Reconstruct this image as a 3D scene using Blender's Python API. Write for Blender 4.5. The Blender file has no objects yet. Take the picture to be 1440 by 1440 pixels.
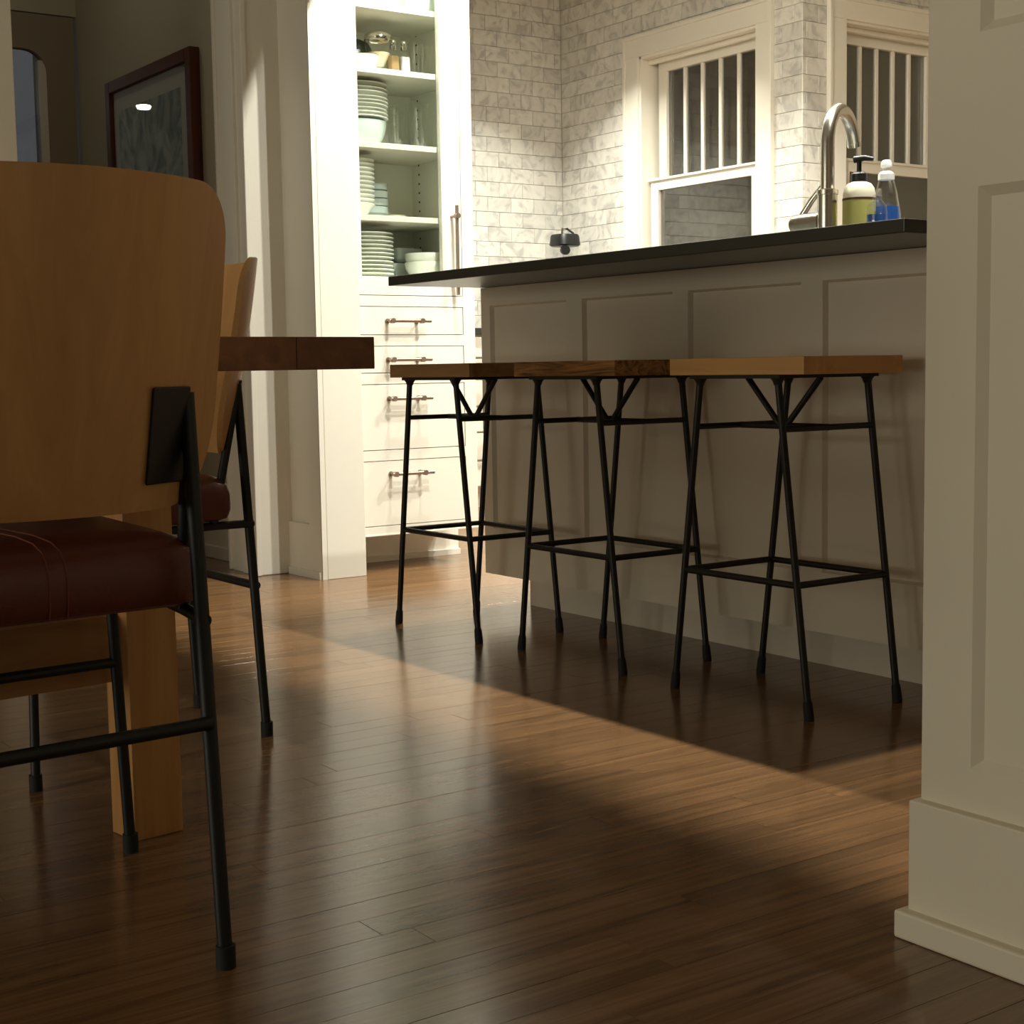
import bpy, bmesh, math, random
from mathutils import Vector, Matrix
random.seed(7)
scene = bpy.context.scene
COL = scene.collection

def lin(r, g, b):
    f = lambda c: (c/255/12.92) if c/255 <= 0.04045 else ((c/255+0.055)/1.055)**2.4
    return (f(r), f(g), f(b), 1.0)

# ------------------------------------------------------------------ camera
cd = bpy.data.cameras.new('camera'); cam = bpy.data.objects.new('camera', cd); COL.objects.link(cam)
cd.sensor_width = 36.0; cd.lens = 53.25; cd.clip_start = 0.02; cd.clip_end = 200
RX = (0.81693038, -0.57650867, -0.0162021)      # camera right, in world axes
DN = (-0.06802743, -0.06842424, -0.99533431)    # camera down
FW = (0.57271024, 0.81422102, -0.09511625)      # camera forward
cam.matrix_world = Matrix(((RX[0], -DN[0], -FW[0], 0.0), (RX[1], -DN[1], -FW[1], 0.0), (RX[2], -DN[2], -FW[2], 0.67), (0, 0, 0, 1)))
scene.camera = cam

# ------------------------------------------------------------------ world: dusk outside
w = bpy.data.worlds.new('dusk'); scene.world = w; w.use_nodes = True
bg = w.node_tree.nodes['Background']; bg.inputs[0].default_value = (0.31, 0.33, 0.38, 1); bg.inputs[1].default_value = 0.36

# ------------------------------------------------------------------ lights
def downlight(x, y, power, size=0.055, z=2.68, col=(1.0, 0.985, 0.88), spread=180):
    l = bpy.data.lights.new('ceiling_downlight', 'AREA'); l.shape = 'DISK'; l.size = size; l.energy = power; l.color = col
    l.spread = math.radians(spread)
    o = bpy.data.objects.new('ceiling_downlight', l); o.location = (x, y, z); COL.objects.link(o)
    return o
for yy, pw in ((1.85, 58), (2.88, 54), (3.85, 46)):
    downlight(2.68, yy, pw)
for xx, yy, pw in ((4.25, 5.65, 44), (4.25, 4.1, 44), (3.75, 3.2, 38)):
    downlight(xx, yy, pw, spread=106)  # added spots, no such fixtures seen; they brighten tile wall and cabinet
def soft_fill(name, loc, rot, power, size, col):
    l = bpy.data.lights.new(name, 'AREA'); l.shape = 'DISK'; l.size = size; l.energy = power; l.color = col
    o = bpy.data.objects.new(name, l); o.location = loc; o.rotation_euler = rot; COL.objects.link(o)
l = bpy.data.lights.new('left_fill_light', 'AREA'); l.shape = 'RECTANGLE'; l.size = 1.3; l.size_y = 2.6; l.energy = 50; l.color = (1.0, 0.94, 0.76)   # added soft fill from the left, its source is unseen
o = bpy.data.objects.new('left_fill_light', l); o.location = (-2.9, 2.4, 0.9); o.rotation_euler = (0, math.radians(-97), 0); COL.objects.link(o)
soft_fill('rear_fill_light', (0.2, -2.7, 1.7), (math.radians(95), 0, 0), 7, 1.2, (1.0, 0.93, 0.74))  # added fill behind the camera for chair backs and left casing
soft_fill('hall_fill_light', (1.65, 5.5, 2.66), (0, 0, 0), 1.1, 0.3, (1.0, 0.93, 0.74))  # added weak fill that lifts the dark hall wall

scene.cycles.transparent_max_bounces = 32; scene.cycles.diffuse_bounces = 7; scene.cycles.max_bounces = 14
scene.view_settings.view_transform = 'Standard'; scene.view_settings.look = 'None'
scene.view_settings.exposure = 0.0; scene.view_settings.gamma = 1.0; scene.view_settings.use_curve_mapping = False

# ------------------------------------------------------------------ materials
MATS = {}
def base_mat(name):
    m = bpy.data.materials.new(name); m.use_nodes = True; MATS[name] = m
    nt = m.node_tree; return m, nt, nt.nodes['Principled BSDF']
def setp(p, **k):
    for a, b in k.items():
        n = a.replace('_', ' ')
        if n in p.inputs: p.inputs[n].default_value = b
def plain(name, col, rough=0.5, metal=0.0, bump=0.0, bscale=60, var=0.04, spec=0.5, coat=0.0):
    m, nt, p = base_mat(name)
    setp(p, Roughness=rough, Metallic=metal); p.inputs['Specular IOR Level'].default_value = spec
    if coat: p.inputs['Coat Weight'].default_value = coat; p.inputs['Coat Roughness'].default_value = 0.1
    g = nt.nodes.new('ShaderNodeNewGeometry'); n = nt.nodes.new('ShaderNodeTexNoise'); n.inputs['Scale'].default_value = bscale; n.inputs['Detail'].default_value = 3
    nt.links.new(g.outputs['Position'], n.inputs['Vector'])
    r = nt.nodes.new('ShaderNodeValToRGB')
    r.color_ramp.elements[0].color = tuple(c*(1-var) for c in col[:3])+(1,); r.color_ramp.elements[1].color = tuple(min(1, c*(1+var)) for c in col[:3])+(1,)
    nt.links.new(n.outputs['Fac'], r.inputs['Fac']); nt.links.new(r.outputs['Color'], p.inputs['Base Color'])
    if bump:
        b = nt.nodes.new('ShaderNodeBump'); b.inputs['Strength'].default_value = bump; b.inputs['Distance'].default_value = 0.002
        nt.links.new(n.outputs['Fac'], b.inputs['Height']); nt.links.new(b.outputs['Normal'], p.inputs['Normal'])
    return m
def wood(name, c1, c2, stretch=(1.2, 22, 22), rough=0.45, rnd=0.25, coat=0.0, bump=0.08, world=True, contrast=(0.3, 0.72), spec=0.5, dist=1.2):
    """grain runs along the axis with the smallest stretch value"""
    m, nt, p = base_mat(name); N = nt.nodes.new; L = nt.links.new
    setp(p, Roughness=rough); p.inputs['Specular IOR Level'].default_value = spec
    if coat: p.inputs['Coat Weight'].default_value = coat; p.inputs['Coat Roughness'].default_value = 0.18
    if world: src = N('ShaderNodeNewGeometry').outputs['Position']
    else: src = N('ShaderNodeTexCoord').outputs['Object']
    oi = N('ShaderNodeObjectInfo')
    mul = N('ShaderNodeVectorMath'); mul.operation = 'MULTIPLY'; mul.inputs[1].default_value = stretch; L(src, mul.inputs[0])
    off = N('ShaderNodeVectorMath'); off.operation = 'SCALE'; off.inputs[0].default_value = (37.1, 51.7, 23.3); L(oi.outputs['Random'], off.inputs['Scale'])
    add = N('ShaderNodeVectorMath'); add.operation = 'ADD'; L(mul.outputs[0], add.inputs[0]); L(off.outputs[0], add.inputs[1])
    n = N('ShaderNodeTexNoise'); n.inputs['Scale'].default_value = 1.0; n.inputs['Detail'].default_value = 5; n.inputs['Roughness'].default_value = 0.6; n.inputs['Distortion'].default_value = dist
    L(add.outputs[0], n.inputs['Vector'])
    r = N('ShaderNodeValToRGB'); r.color_ramp.elements[0].position = contrast[0]; r.color_ramp.elements[1].position = contrast[1]
    r.color_ramp.elements[0].color = c1; r.color_ramp.elements[1].color = c2; L(n.outputs['Fac'], r.inputs['Fac'])
    hsv = N('ShaderNodeHueSaturation'); L(r.outputs['Color'], hsv.inputs['Color'])
    mr = N('ShaderNodeMapRange'); mr.inputs['To Min'].default_value = 1-rnd; mr.inputs['To Max'].default_value = 1+rnd; L(oi.outputs['Random'], mr.inputs['Value']); L(mr.outputs[0], hsv.inputs['Value'])
    L(hsv.outputs['Color'], p.inputs['Base Color'])
    if bump:
        b = N('ShaderNodeBump'); b.inputs['Strength'].default_value = bump; b.inputs['Distance'].default_value = 0.002
        L(n.outputs['Fac'], b.inputs['Height']); L(b.outputs['Normal'], p.inputs['Normal'])
    mr2 = N('ShaderNodeMapRange'); mr2.inputs['To Min'].default_value = rough*0.8; mr2.inputs['To Max'].default_value = rough*1.25; L(n.outputs['Fac'], mr2.inputs['Value']); L(mr2.outputs[0], p.inputs['Roughness'])
    return m
def marble(name):
    m, nt, p = base_mat(name); N = nt.nodes.new; L = nt.links.new
    setp(p, Roughness=0.32)
    g = N('ShaderNodeNewGeometry'); oi = N('ShaderNodeObjectInfo')
    off = N('ShaderNodeVectorMath'); off.operation = 'SCALE'; off.inputs[0].default_value = (17.1, 31.7, 23.3); L(oi.outputs['Random'], off.inputs['Scale'])
    add = N('ShaderNodeVectorMath'); add.operation = 'ADD'; L(g.outputs['Position'], add.inputs[0]); L(off.outputs[0], add.inputs[1])
    n = N('ShaderNodeTexNoise'); n.inputs['Scale'].default_value = 9; n.inputs['Detail'].default_value = 6; n.inputs['Distortion'].default_value = 2.2; L(add.outputs[0], n.inputs['Vector'])
    r = N('ShaderNodeValToRGB'); e = r.color_ramp.elements
    e[0].position = 0.36; e[0].color = lin(186, 184, 178); e[1].position = 0.62; e[1].color = lin(220, 217, 208)
    x = r.color_ramp.elements.new(0.47); x.color = lin(210, 207, 198)
    L(n.outputs['Fac'], r.inputs['Fac'])
    hsv = N('ShaderNodeHueSaturation'); L(r.outputs['Color'], hsv.inputs['Color'])
    mr = N('ShaderNodeMapRange'); mr.inputs['To Min'].default_value = 0.88; mr.inputs['To Max'].default_value = 1.06; L(oi.outputs['Random'], mr.inputs['Value']); L(mr.outputs[0], hsv.inputs['Value'])
    L(hsv.outputs['Color'], p.inputs['Base Color'])
    return m
def glassy(name, tint=(0.93, 0.96, 0.95, 1), refl=0.06, rough=0.02, grazing=0.7):
    m = bpy.data.materials.new(name); m.use_nodes = True; MATS[name] = m; nt = m.node_tree
    for n in list(nt.nodes): nt.nodes.remove(n)
    N = nt.nodes.new; L = nt.links.new
    out = N('ShaderNodeOutputMaterial'); t = N('ShaderNodeBsdfTransparent'); t.inputs[0].default_value = tint
    g = N('ShaderNodeBsdfGlossy'); g.inputs['Roughness'].default_value = rough; g.inputs[0].default_value = (1, 1, 1, 1)
    lw = N('ShaderNodeLayerWeight'); lw.inputs['Blend'].default_value = 0.35
    mr = N('ShaderNodeMapRange'); mr.inputs['To Min'].default_value = refl; mr.inputs['To Max'].default_value = grazing; L(lw.outputs['Facing'], mr.inputs['Value'])
    pw = N('ShaderNodeMath'); pw.operation = 'POWER'; pw.inputs[1].default_value = 3.0; L(lw.outputs['Facing'], pw.inputs[0]); L(pw.outputs[0], mr.inputs['Value'])
    mx = N('ShaderNodeMixShader'); L(mr.outputs[0], mx.inputs[0]); L(t.outputs[0], mx.inputs[1]); L(g.outputs[0], mx.inputs[2]); L(mx.outputs[0], out.inputs[0])
    return m
def emit(name, col, s):
    m = bpy.data.materials.new(name); m.use_nodes = True; MATS[name] = m; nt = m.node_tree
    p = nt.nodes['Principled BSDF']; p.inputs['Base Color'].default_value = col
    p.inputs['Emission Color'].default_value = col; p.inputs['Emission Strength'].default_value = s
    return m

plain('white_paint', lin(222, 219, 207), 0.42, var=0.015, bscale=8)
plain('trim_paint', lin(226, 221, 208), 0.40, var=0.02, bscale=8)
plain('island_paint', lin(214, 205, 188), 0.45, var=0.02, bscale=5)
plain('wall_paint', lin(192, 186, 166), 0.7, var=0.02, bscale=5)
plain('dining_paint', lin(178, 170, 148), 0.7, var=0.02, bscale=5)
plain('pillar_paint', lin(222, 214, 194), 0.5, var=0.02, bscale=4)
plain('ceiling_paint', lin(186, 181, 168), 0.8, var=0.02, bscale=4)
plain('grout', lin(182, 176, 164), 0.85, var=0.05, bscale=90)
plain('subfloor', lin(52, 36, 22), 0.8, var=0.1)
wood('floor_wood', lin(78, 55, 35), lin(134, 98, 63), stretch=(2.2, 40, 40), rough=0.19, rnd=0.13, bump=0.03, contrast=(0.2, 0.8), spec=0.62)
plain('black_metal', lin(22, 21, 19), 0.5, metal=0.2, var=0.05)
plain('black_rubber', lin(16, 15, 14), 0.75, var=0.05)
wood('stool_wood_a', lin(120, 88, 54), lin(176, 134, 86), stretch=(14, 1.2, 14), rough=0.5, rnd=0.06, bump=0.05)
wood('stool_wood_b', lin(92, 60, 28), lin(186, 136, 76), stretch=(30, 3.0, 34), rough=0.5, rnd=0.05, bump=0.05, contrast=(0.36, 0.66), dist=2.4)
wood('stool_wood_c', lin(176, 132, 78), lin(206, 162, 104), stretch=(14, 1.2, 14), rough=0.5, rnd=0.04, bump=0.05)
wood('plywood', lin(176, 128, 74), lin(200, 152, 94), stretch=(26, 26, 2.2), rough=0.42, rnd=0.04, bump=0.04, contrast=(0.2, 0.8), world=False)
plain('ply_edge', lin(210, 168, 112), 0.5, var=0.12, bscale=200)
wood('table_wood', lin(96, 58, 30), lin(136, 88, 50), stretch=(24, 1.6, 24), rough=0.42, rnd=0.16, bump=0.05)
wood('leg_wood', lin(160, 110, 58), lin(192, 142, 84), stretch=(24, 24, 1.6), rough=0.45, rnd=0.04, bump=0.04)
wood('rail_wood', lin(150, 102, 52), lin(182, 132, 76), stretch=(1.6, 24, 24), rough=0.45, rnd=0.04, bump=0.04)
plain('leather', lin(92, 38, 22), 0.42, bump=0.25, bscale=140, var=0.12)
plain('stitching', lin(112, 52, 32), 0.7)
plain('soapstone', lin(52, 52, 46), 0.32, var=0.12, bscale=14)
plain('bronze', lin(150, 134, 122), 0.34, metal=0.75, var=0.06)
plain('steel', lin(214, 210, 200), 0.24, metal=1.0, var=0.03)
plain('chrome', lin(225, 222, 215), 0.10, metal=1.0, var=0.02)
plain('porcelain', lin(236, 236, 226), 0.16, var=0.01)
plain('blue_white', lin(206, 216, 214), 0.2, var=0.02)
plain('interior_white', lin(240, 240, 230), 0.5, var=0.015, bscale=6)
plain('black_plastic', lin(13, 13, 14), 0.45, var=0.05)
plain('dark_glaze', lin(70, 74, 70), 0.3, var=0.08)
plain('cream', lin(236, 230, 204), 0.35, var=0.02)
plain('yellow_label', lin(172, 168, 92), 0.5, var=0.03)
plain('label_ink', lin(70, 74, 40), 0.6)
plain('label_band', lin(84, 50, 34), 0.5)
plain('blue_soap', lin(38, 92, 170), 0.15, var=0.05)
plain('white_plastic', lin(240, 240, 238), 0.3, var=0.01)
plain('pepper', lin(158, 126, 84), 0.8, var=0.25, bscale=400)
plain('salt', lin(245, 244, 240), 0.8, var=0.02)
plain('sugar', lin(238, 224, 194), 0.8, var=0.05, bscale=200)
plain('orange_egg', lin(222, 160, 80), 0.4, var=0.05)
plain('exterior_wall', lin(88, 76, 64), 0.8, var=0.12, bscale=6)
plain('backing_grey', lin(84, 78, 68), 0.9, var=0.1, bscale=30)  # even grey of the sheet added behind the kitchen window panes
plain('hedge', lin(40, 46, 42), 0.9, var=0.3, bscale=10)
wood('frame_wood', lin(72, 34, 18), lin(110, 56, 32), stretch=(18, 18, 2.0), rough=0.4, rnd=0.05, bump=0.04)
plain('mat_board', lin(206, 202, 184), 0.8, var=0.01)
plain('door_paint', lin(150, 138, 116), 0.6, var=0.02, bscale=5)
marble('marble')
glassy('clear_glass', tint=(0.985, 0.99, 0.985, 1), refl=0.07, grazing=0.95)
glassy('cabinet_glass', tint=(0.94, 0.965, 0.95, 1), refl=0.015, grazing=0.25)
glassy('window_glass', tint=(0.75, 0.75, 0.73, 1), refl=0.10, rough=0.015, grazing=0.8)
glassy('picture_glass', tint=(0.96, 0.97, 0.96, 1), refl=0.04, rough=0.01, grazing=0.6)
emit('lamp_glow', (1.0, 0.95, 0.85, 1), 40)

def art_material():
    m, nt, p = base_mat('artwork'); N = nt.nodes.new; L = nt.links.new
    setp(p, Roughness=0.85); g = N('ShaderNodeNewGeometry')
    mul = N('ShaderNodeVectorMath'); mul.operation = 'MULTIPLY'; mul.inputs[1].default_value = (1, 2.0, 1.7); L(g.outputs['Position'], mul.inputs[0])
    wv = N('ShaderNodeTexNoise'); wv.inputs['Scale'].default_value = 1.9; wv.inputs['Distortion'].default_value = 4.5; wv.inputs['Detail'].default_value = 4; L(mul.outputs[0], wv.inputs['Vector'])
    r = N('ShaderNodeValToRGB'); e = r.color_ramp.elements
    e[0].position = 0.36; e[0].color = lin(104, 116, 98); e[1].position = 0.62; e[1].color = lin(196, 201, 178)
    L(wv.outputs['Fac'], r.inputs['Fac']); L(r.outputs['Color'], p.inputs['Base Color'])
art_material()

# ------------------------------------------------------------------ mesh helpers
class MB:
    def __init__(s): s.bm = bmesh.new()
    def box(s, x0, x1, y0, y1, z0, z1):
        v = [s.bm.verts.new(p) for p in ((x0,y0,z0),(x1,y0,z0),(x1,y1,z0),(x0,y1,z0),(x0,y0,z1),(x1,y0,z1),(x1,y1,z1),(x0,y1,z1))]
        for f in ((3,2,1,0),(4,5,6,7),(0,1,5,4),(1,2,6,5),(2,3,7,6),(3,0,4,7)): s.bm.faces.new([v[i] for i in f])
        return s
    def hexa(s, pts):
        v = [s.bm.verts.new(p) for p in pts]
        for f in ((3,2,1,0),(4,5,6,7),(0,1,5,4),(1,2,6,5),(2,3,7,6),(3,0,4,7)): s.bm.faces.new([v[i] for i in f])
        return s
    def tube(s, pts, r, seg=10, cap=True):
        pts = [Vector(p) for p in pts]; rs = r if isinstance(r, (list, tuple)) else [r]*len(pts)
        rings = []; up = None
        for i, p in enumerate(pts):
            if i == 0: t = pts[1]-pts[0]
            elif i == len(pts)-1: t = pts[-1]-pts[-2]
            else: t = (pts[i+1]-p).normalized()+(p-pts[i-1]).normalized()
            t.normalize()
            if up is None: up = Vector((0,0,1)) if abs(t.z) < 0.9 else Vector((1,0,0))
            a = t.cross(up)
            if a.length < 1e-4: a = t.cross(Vector((0,1,0)))
            a.normalize(); b = t.cross(a).normalized(); up = -b if False else up
            rings.append([s.bm.verts.new(p+(a*math.cos(k*2*math.pi/seg)+b*math.sin(k*2*math.pi/seg))*rs[i]) for k in range(seg)])
        for i in range(len(rings)-1):
            for k in range(seg):
                s.bm.faces.new((rings[i][k], rings[i][(k+1)%seg], rings[i+1][(k+1)%seg], rings[i+1][k]))
        if cap:
            s.bm.faces.new(list(reversed(rings[0]))); s.bm.faces.new(rings[-1])
        return s
    def lathe(s, prof, c=(0,0,0), seg=28, square=0.0):
        rings = []
        for r, z in prof:
            if r <= 1e-6: rings.append([s.bm.verts.new((c[0], c[1], c[2]+z))]); continue
            ring = []
            for k in range(seg):
                a = k*2*math.pi/seg; ca, sa = math.cos(a), math.sin(a)
                q = 1.0
                if square: q = 1.0/((abs(ca)**square+abs(sa)**square)**(1.0/square))
                ring.append(s.bm.verts.new((c[0]+r*q*ca, c[1]+r*q*sa, c[2]+z)))
            rings.append(ring)
        for i in range(len(rings)-1):
            A, B = rings[i], rings[i+1]
            for k in range(seg):
                if len(A) == 1 and len(B) == 1: continue
                if len(A) == 1: s.bm.faces.new((A[0], B[(k+1)%seg], B[k]))
                elif len(B) == 1: s.bm.faces.new((A[k], A[(k+1)%seg], B[0]))
                else: s.bm.faces.new((A[k], A[(k+1)%seg], B[(k+1)%seg], B[k]))
        return s
    def mesh(s, name, bevel=0.0, smooth=False, segs=2):
        bmesh.ops.recalc_face_normals(s.bm, faces=s.bm.faces)
        if bevel: bmesh.ops.bevel(s.bm, geom=list(s.bm.edges), offset=bevel, segments=segs, profile=0.5, affect='EDGES', clamp_overlap=True)
        me = bpy.data.meshes.new(name); s.bm.to_mesh(me); s.bm.free()
        if smooth:
            for p in me.polygons: p.use_smooth = True
        return me
    def obj(s, name, m, parent=None, bevel=0.0, smooth=False, local=False, segs=2):
        me = s.mesh(name, bevel, smooth, segs); me.materials.append(MATS[m])
        o = bpy.data.objects.new(name, me); COL.objects.link(o)
        if smooth: sharpen(me)
        if parent is not None: adopt(o, parent, local)
        return o
def sharpen(me, ang=38):
    try: me.set_sharp_from_angle(angle=math.radians(ang))
    except Exception: pass
def wm(o):
    b = Matrix.LocRotScale(o.location, o.rotation_euler, o.scale)
    return b if o.parent is None else wm(o.parent) @ o.matrix_parent_inverse @ b
def adopt(o, parent, local=False):
    o.parent = parent
    if not local: o.matrix_parent_inverse = wm(parent).inverted()
def tag(o, label, cat, group=None):
    o['label'] = label; o['category'] = cat
    if group: o['group'] = group
    return o
def struct(o, label=None, cat=None):
    o['kind'] = 'structure'
    if label: o['label'] = label
    if cat: o['category'] = cat
    return o
def empty(name, loc=(0,0,0), rz=0.0):
    o = bpy.data.objects.new(name, None); COL.objects.link(o); o.location = loc; o.rotation_euler = (0,0,rz); o.empty_display_size = 0.05
    return o
def copy_tree(o, parent=None):
    c = o.copy(); COL.objects.link(c)
    if parent is not None: c.parent = parent
    for ch in list(o.children): copy_tree(ch, c)
    return c
def ring_panel(mb, mp, s0, s1, t0, t1, holes, depth, bev):
    """a flat face with recessed panels: mp(s,t,d) gives the point, d is depth into the face; holes: list of (s0,s1,t0,t1), all in one column order"""
    bm = mb.bm
    def quad(a): bm.faces.new([bm.verts.new(mp(*p)) for p in a])
    ss = sorted(set([s0, s1]+[h[0] for h in holes]+[h[1] for h in holes])); ts = sorted(set([t0, t1]+[h[2] for h in holes]+[h[3] for h in holes]))
    for i in range(len(ss)-1):
        for j in range(len(ts)-1):
            a, b, c, d = ss[i], ss[i+1], ts[j], ts[j+1]
            if any(h[0]-1e-6 <= a and b <= h[1]+1e-6 and h[2]-1e-6 <= c and d <= h[3]+1e-6 for h in holes): continue
            quad(((a,c,0),(b,c,0),(b,d,0),(a,d,0)))
    for h in holes:
        A = [(h[0],h[2],0),(h[1],h[2],0),(h[1],h[3],0),(h[0],h[3],0)]
        B = [(h[0]+bev,h[2]+bev,depth),(h[1]-bev,h[2]+bev,depth),(h[1]-bev,h[3]-bev,depth),(h[0]+bev,h[3]-bev,depth)]
        for k in range(4): quad((A[k], A[(k+1)%4], B[(k+1)%4], B[k]))
        quad(B)
def rect_ring(mb, x0, x1, z0, z1, wd, y0, y1):
    mb.box(x0, x0+wd, y0, y1, z0, z1).box(x1-wd, x1, y0, y1, z0, z1).box(x0+wd, x1-wd, y0, y1, z0, z0+wd).box(x0+wd, x1-wd, y0, y1, z1-wd, z1)
ORD = ['top','second','third','fourth','fifth','sixth','seventh','eighth','ninth','tenth','eleventh','twelfth','thirteenth']

# ================================================================== SETTING
# ---------------------------------------------------------------- floor with boards
floor = struct(MB().box(-3.2, 6.6, -3.2, 7.6, -0.12, -0.004).obj('floor', 'subfloor'), 'dark stained narrow oak board floor', 'floor')
def proj(p):
    d = Vector(p)-Vector((0,0,0.67)); z = d.dot(Vector(FW))
    if z < 0.1: return None
    return 720+2130*d.dot(Vector(RX))/z, 720+2130*d.dot(Vector(DN))/z, z
PW = 0.0572; G = 0.00032
planks = []
y = 0.55; row = 0
while y < 6.35:
    rr = random.Random(1000+row)
    x = -0.6-rr.random()*1.2
    while x < 4.6:
        ln = rr.uniform(0.55, 1.7); x1 = min(x+ln, 4.75)
        if x1 > -0.35: planks.append((max(x, -0.4), x1, y, y+PW))
        x = x1
        if x1 >= 4.75: break
    y += PW; row += 1
def plank_score(b):
    best = None; vis = 0
    for i in range(7):
        xx = b[0]+(b[1]-b[0])*i/6; q = proj((xx, b[2], 0))
        if q and -10 < q[0] < 1450 and 560 < q[1] < 1450: vis += (b[1]-b[0])*PW/7/q[2]**3
    return -vis
planks.sort(key=plank_score)
def plank_mesh(mb, b, z=0.0):
    x0, x1, y0, y1 = b[0]+G, b[1]-G, b[2]+G, b[3]-G; c = 0.00018
    bm = mb.bm
    bot = [bm.verts.new(p) for p in ((x0,y0,-0.02),(x1,y0,-0.02),(x1,y1,-0.02),(x0,y1,-0.02))]
    mid = [bm.verts.new(p) for p in ((x0,y0,z-c*0.6),(x1,y0,z-c*0.6),(x1,y1,z-c*0.6),(x0,y1,z-c*0.6))]
    top = [bm.verts.new(p) for p in ((x0+c,y0+c,z),(x1-c,y0+c,z),(x1-c,y1-c,z),(x0+c,y1-c,z))]
    for A, B in ((bot, mid), (mid, top)):
        for k in range(4): bm.faces.new((A[k], A[(k+1)%4], B[(k+1)%4], B[k]))
    bm.faces.new(top)
for b in planks[:300]:
    mb = MB(); plank_mesh(mb, b, random.uniform(-0.0003, 0.0)); mb.obj('floor_board', 'floor_wood', floor)
mb = MB()
for b in planks[300:]: plank_mesh(mb, b, random.uniform(-0.0003, 0.0))
o = mb.obj('floor_boards', 'floor_wood', floor); o['kind'] = 'stuff'
# plain continuation of the same boards behind the camera and into the corners
mb = MB()
for b in ((-3.15, -0.42, -3.15, 7.5), (-0.42, 6.55, -3.15, 0.54), (4.76, 6.55, 0.54, 7.5), (-0.42, 4.76, 6.36, 7.5)): mb.box(b[0], b[1], b[2], b[3], -0.02, -0.0005)
o = mb.obj('floor_boards', 'floor_wood', floor); o['kind'] = 'stuff'

# ---------------------------------------------------------------- ceiling, beam and outer walls
struct(MB().box(-3.2, 6.6, -3.2, 7.6, 2.72, 2.9).obj('ceiling', 'ceiling_paint'), 'plain pale ceiling above dining room and kitchen', 'ceiling')
struct(MB().box(2.28, 2.43, 1.30, 4.60, 2.12, 2.72).obj('trim_1', 'trim_paint'), 'painted header beam over the opening between dining room and kitchen', 'beam')
struct(MB().box(-3.2, -3.0, -3.2, 7.6, 0, 2.72).obj('wall_left', 'dining_paint'), 'beige dining room wall on the left', 'wall')
struct(MB().box(-3.0, 6.6, -3.2, -3.0, 0, 2.72).obj('wall_front', 'dining_paint'), 'beige dining room wall behind the viewer', 'wall')
struct(MB().box(6.4, 6.6, -3.0, 4.829, 0, 2.72).obj('wall_right', 'wall_paint'), 'kitchen wall on the far right behind the pillar', 'wall')

# panelled pillar wall on the right
pil = struct(MB().box(1.3845, 1.53, -3.0, 1.137, 0, 2.72).obj('wall_pillar', 'pillar_paint'), 'cream panelled wall end with stepped baseboard at right edge', 'wall')
mb = MB()
mp = lambda s, t, d: (1.375+d, s, t)
ring_panel(mb, mp, -1.2, 1.137, 0.0, 2.72, [(0.36, 1.068, 0.213, 0.857), (0.36, 1.068, 1.02, 2.3), (-0.48, 0.23, 0.213, 0.857), (-0.48, 0.23, 1.02, 2.3)], 0.009, 0.011)
mb.bm.faces.new([mb.bm.verts.new(p) for p in ((1.375,1.137,0),(1.3845,1.137,0),(1.3845,1.137,2.72),(1.375,1.137,2.72))])
mb.obj('panelling', 'pillar_paint', pil)
bb = struct(empty('baseboard_right', (1.36, 0, 0)), 'tall cream baseboard with square shoe along the pillar wall', 'baseboard')
MB().box(1.360, 1.54, -3.0, 1.143, 0.0, 0.163).obj('base_board', 'pillar_paint', bb, bevel=0.002)
MB().box(1.345, 1.555, -3.0, 1.1515, 0.0, 0.033).obj('shoe_moulding', 'pillar_paint', bb, bevel=0.003)

# north dining wall with the opening to the hall
wn = struct(MB().box(-3.0, 1.33, 4.535, 4.735, 0, 2.72).box(2.19, 2.27, 4.535, 4.735, 0, 2.72).box(1.33, 2.19, 4.535, 4.735, 2.16, 2.72).obj('wall_back', 'dining_paint'), 'beige wall with cased opening into the dark hall', 'wall')
t2 = struct(empty('trim_2', (2.2, 4.53, 0)), 'white door casing lit from the kitchen beside the cabinet', 'casing')
MB().box(2.158, 2.2838, 4.518, 4.537, 0, 2.25).obj('casing_board', 'trim_paint', t2, bevel=0.004)
MB().box(2.150, 2.168, 4.512, 4.537, 0, 2.25).obj('casing_bead', 'trim_paint', t2, bevel=0.003)
MB().box(2.168, 2.19, 4.537, 4.735, 0, 2.16).obj('jamb', 'trim_paint', t2)
MB().box(2.156, 2.170, 4.600, 4.635, 0, 2.16).obj('door_stop', 'trim_paint', t2, bevel=0.002)
MB().box(2.160, 2.25, 4.735, 4.755, 0, 2.25).obj('casing_board', 'trim_paint', t2, bevel=0.003)
t3 = struct(empty('trim_3', (1.37, 4.53, 0)), 'white door casing at the far left edge of the hall opening', 'casing')
MB().box(1.318, 1.428, 4.515, 4.537, 0, 2.25).obj('casing_board', 'trim_paint', t3, bevel=0.003)
MB().box(1.33, 1.352, 4.537, 4.735, 0, 2.16).obj('jamb', 'trim_paint', t3)
t4 = struct(empty('trim_4', (1.8, 4.53, 2.15)), 'white head casing above the hall opening', 'casing')
MB().box(1.318, 2.268, 4.515, 4.537, 2.16, 2.29).obj('casing_board', 'trim_paint', t4, bevel=0.003)

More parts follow.
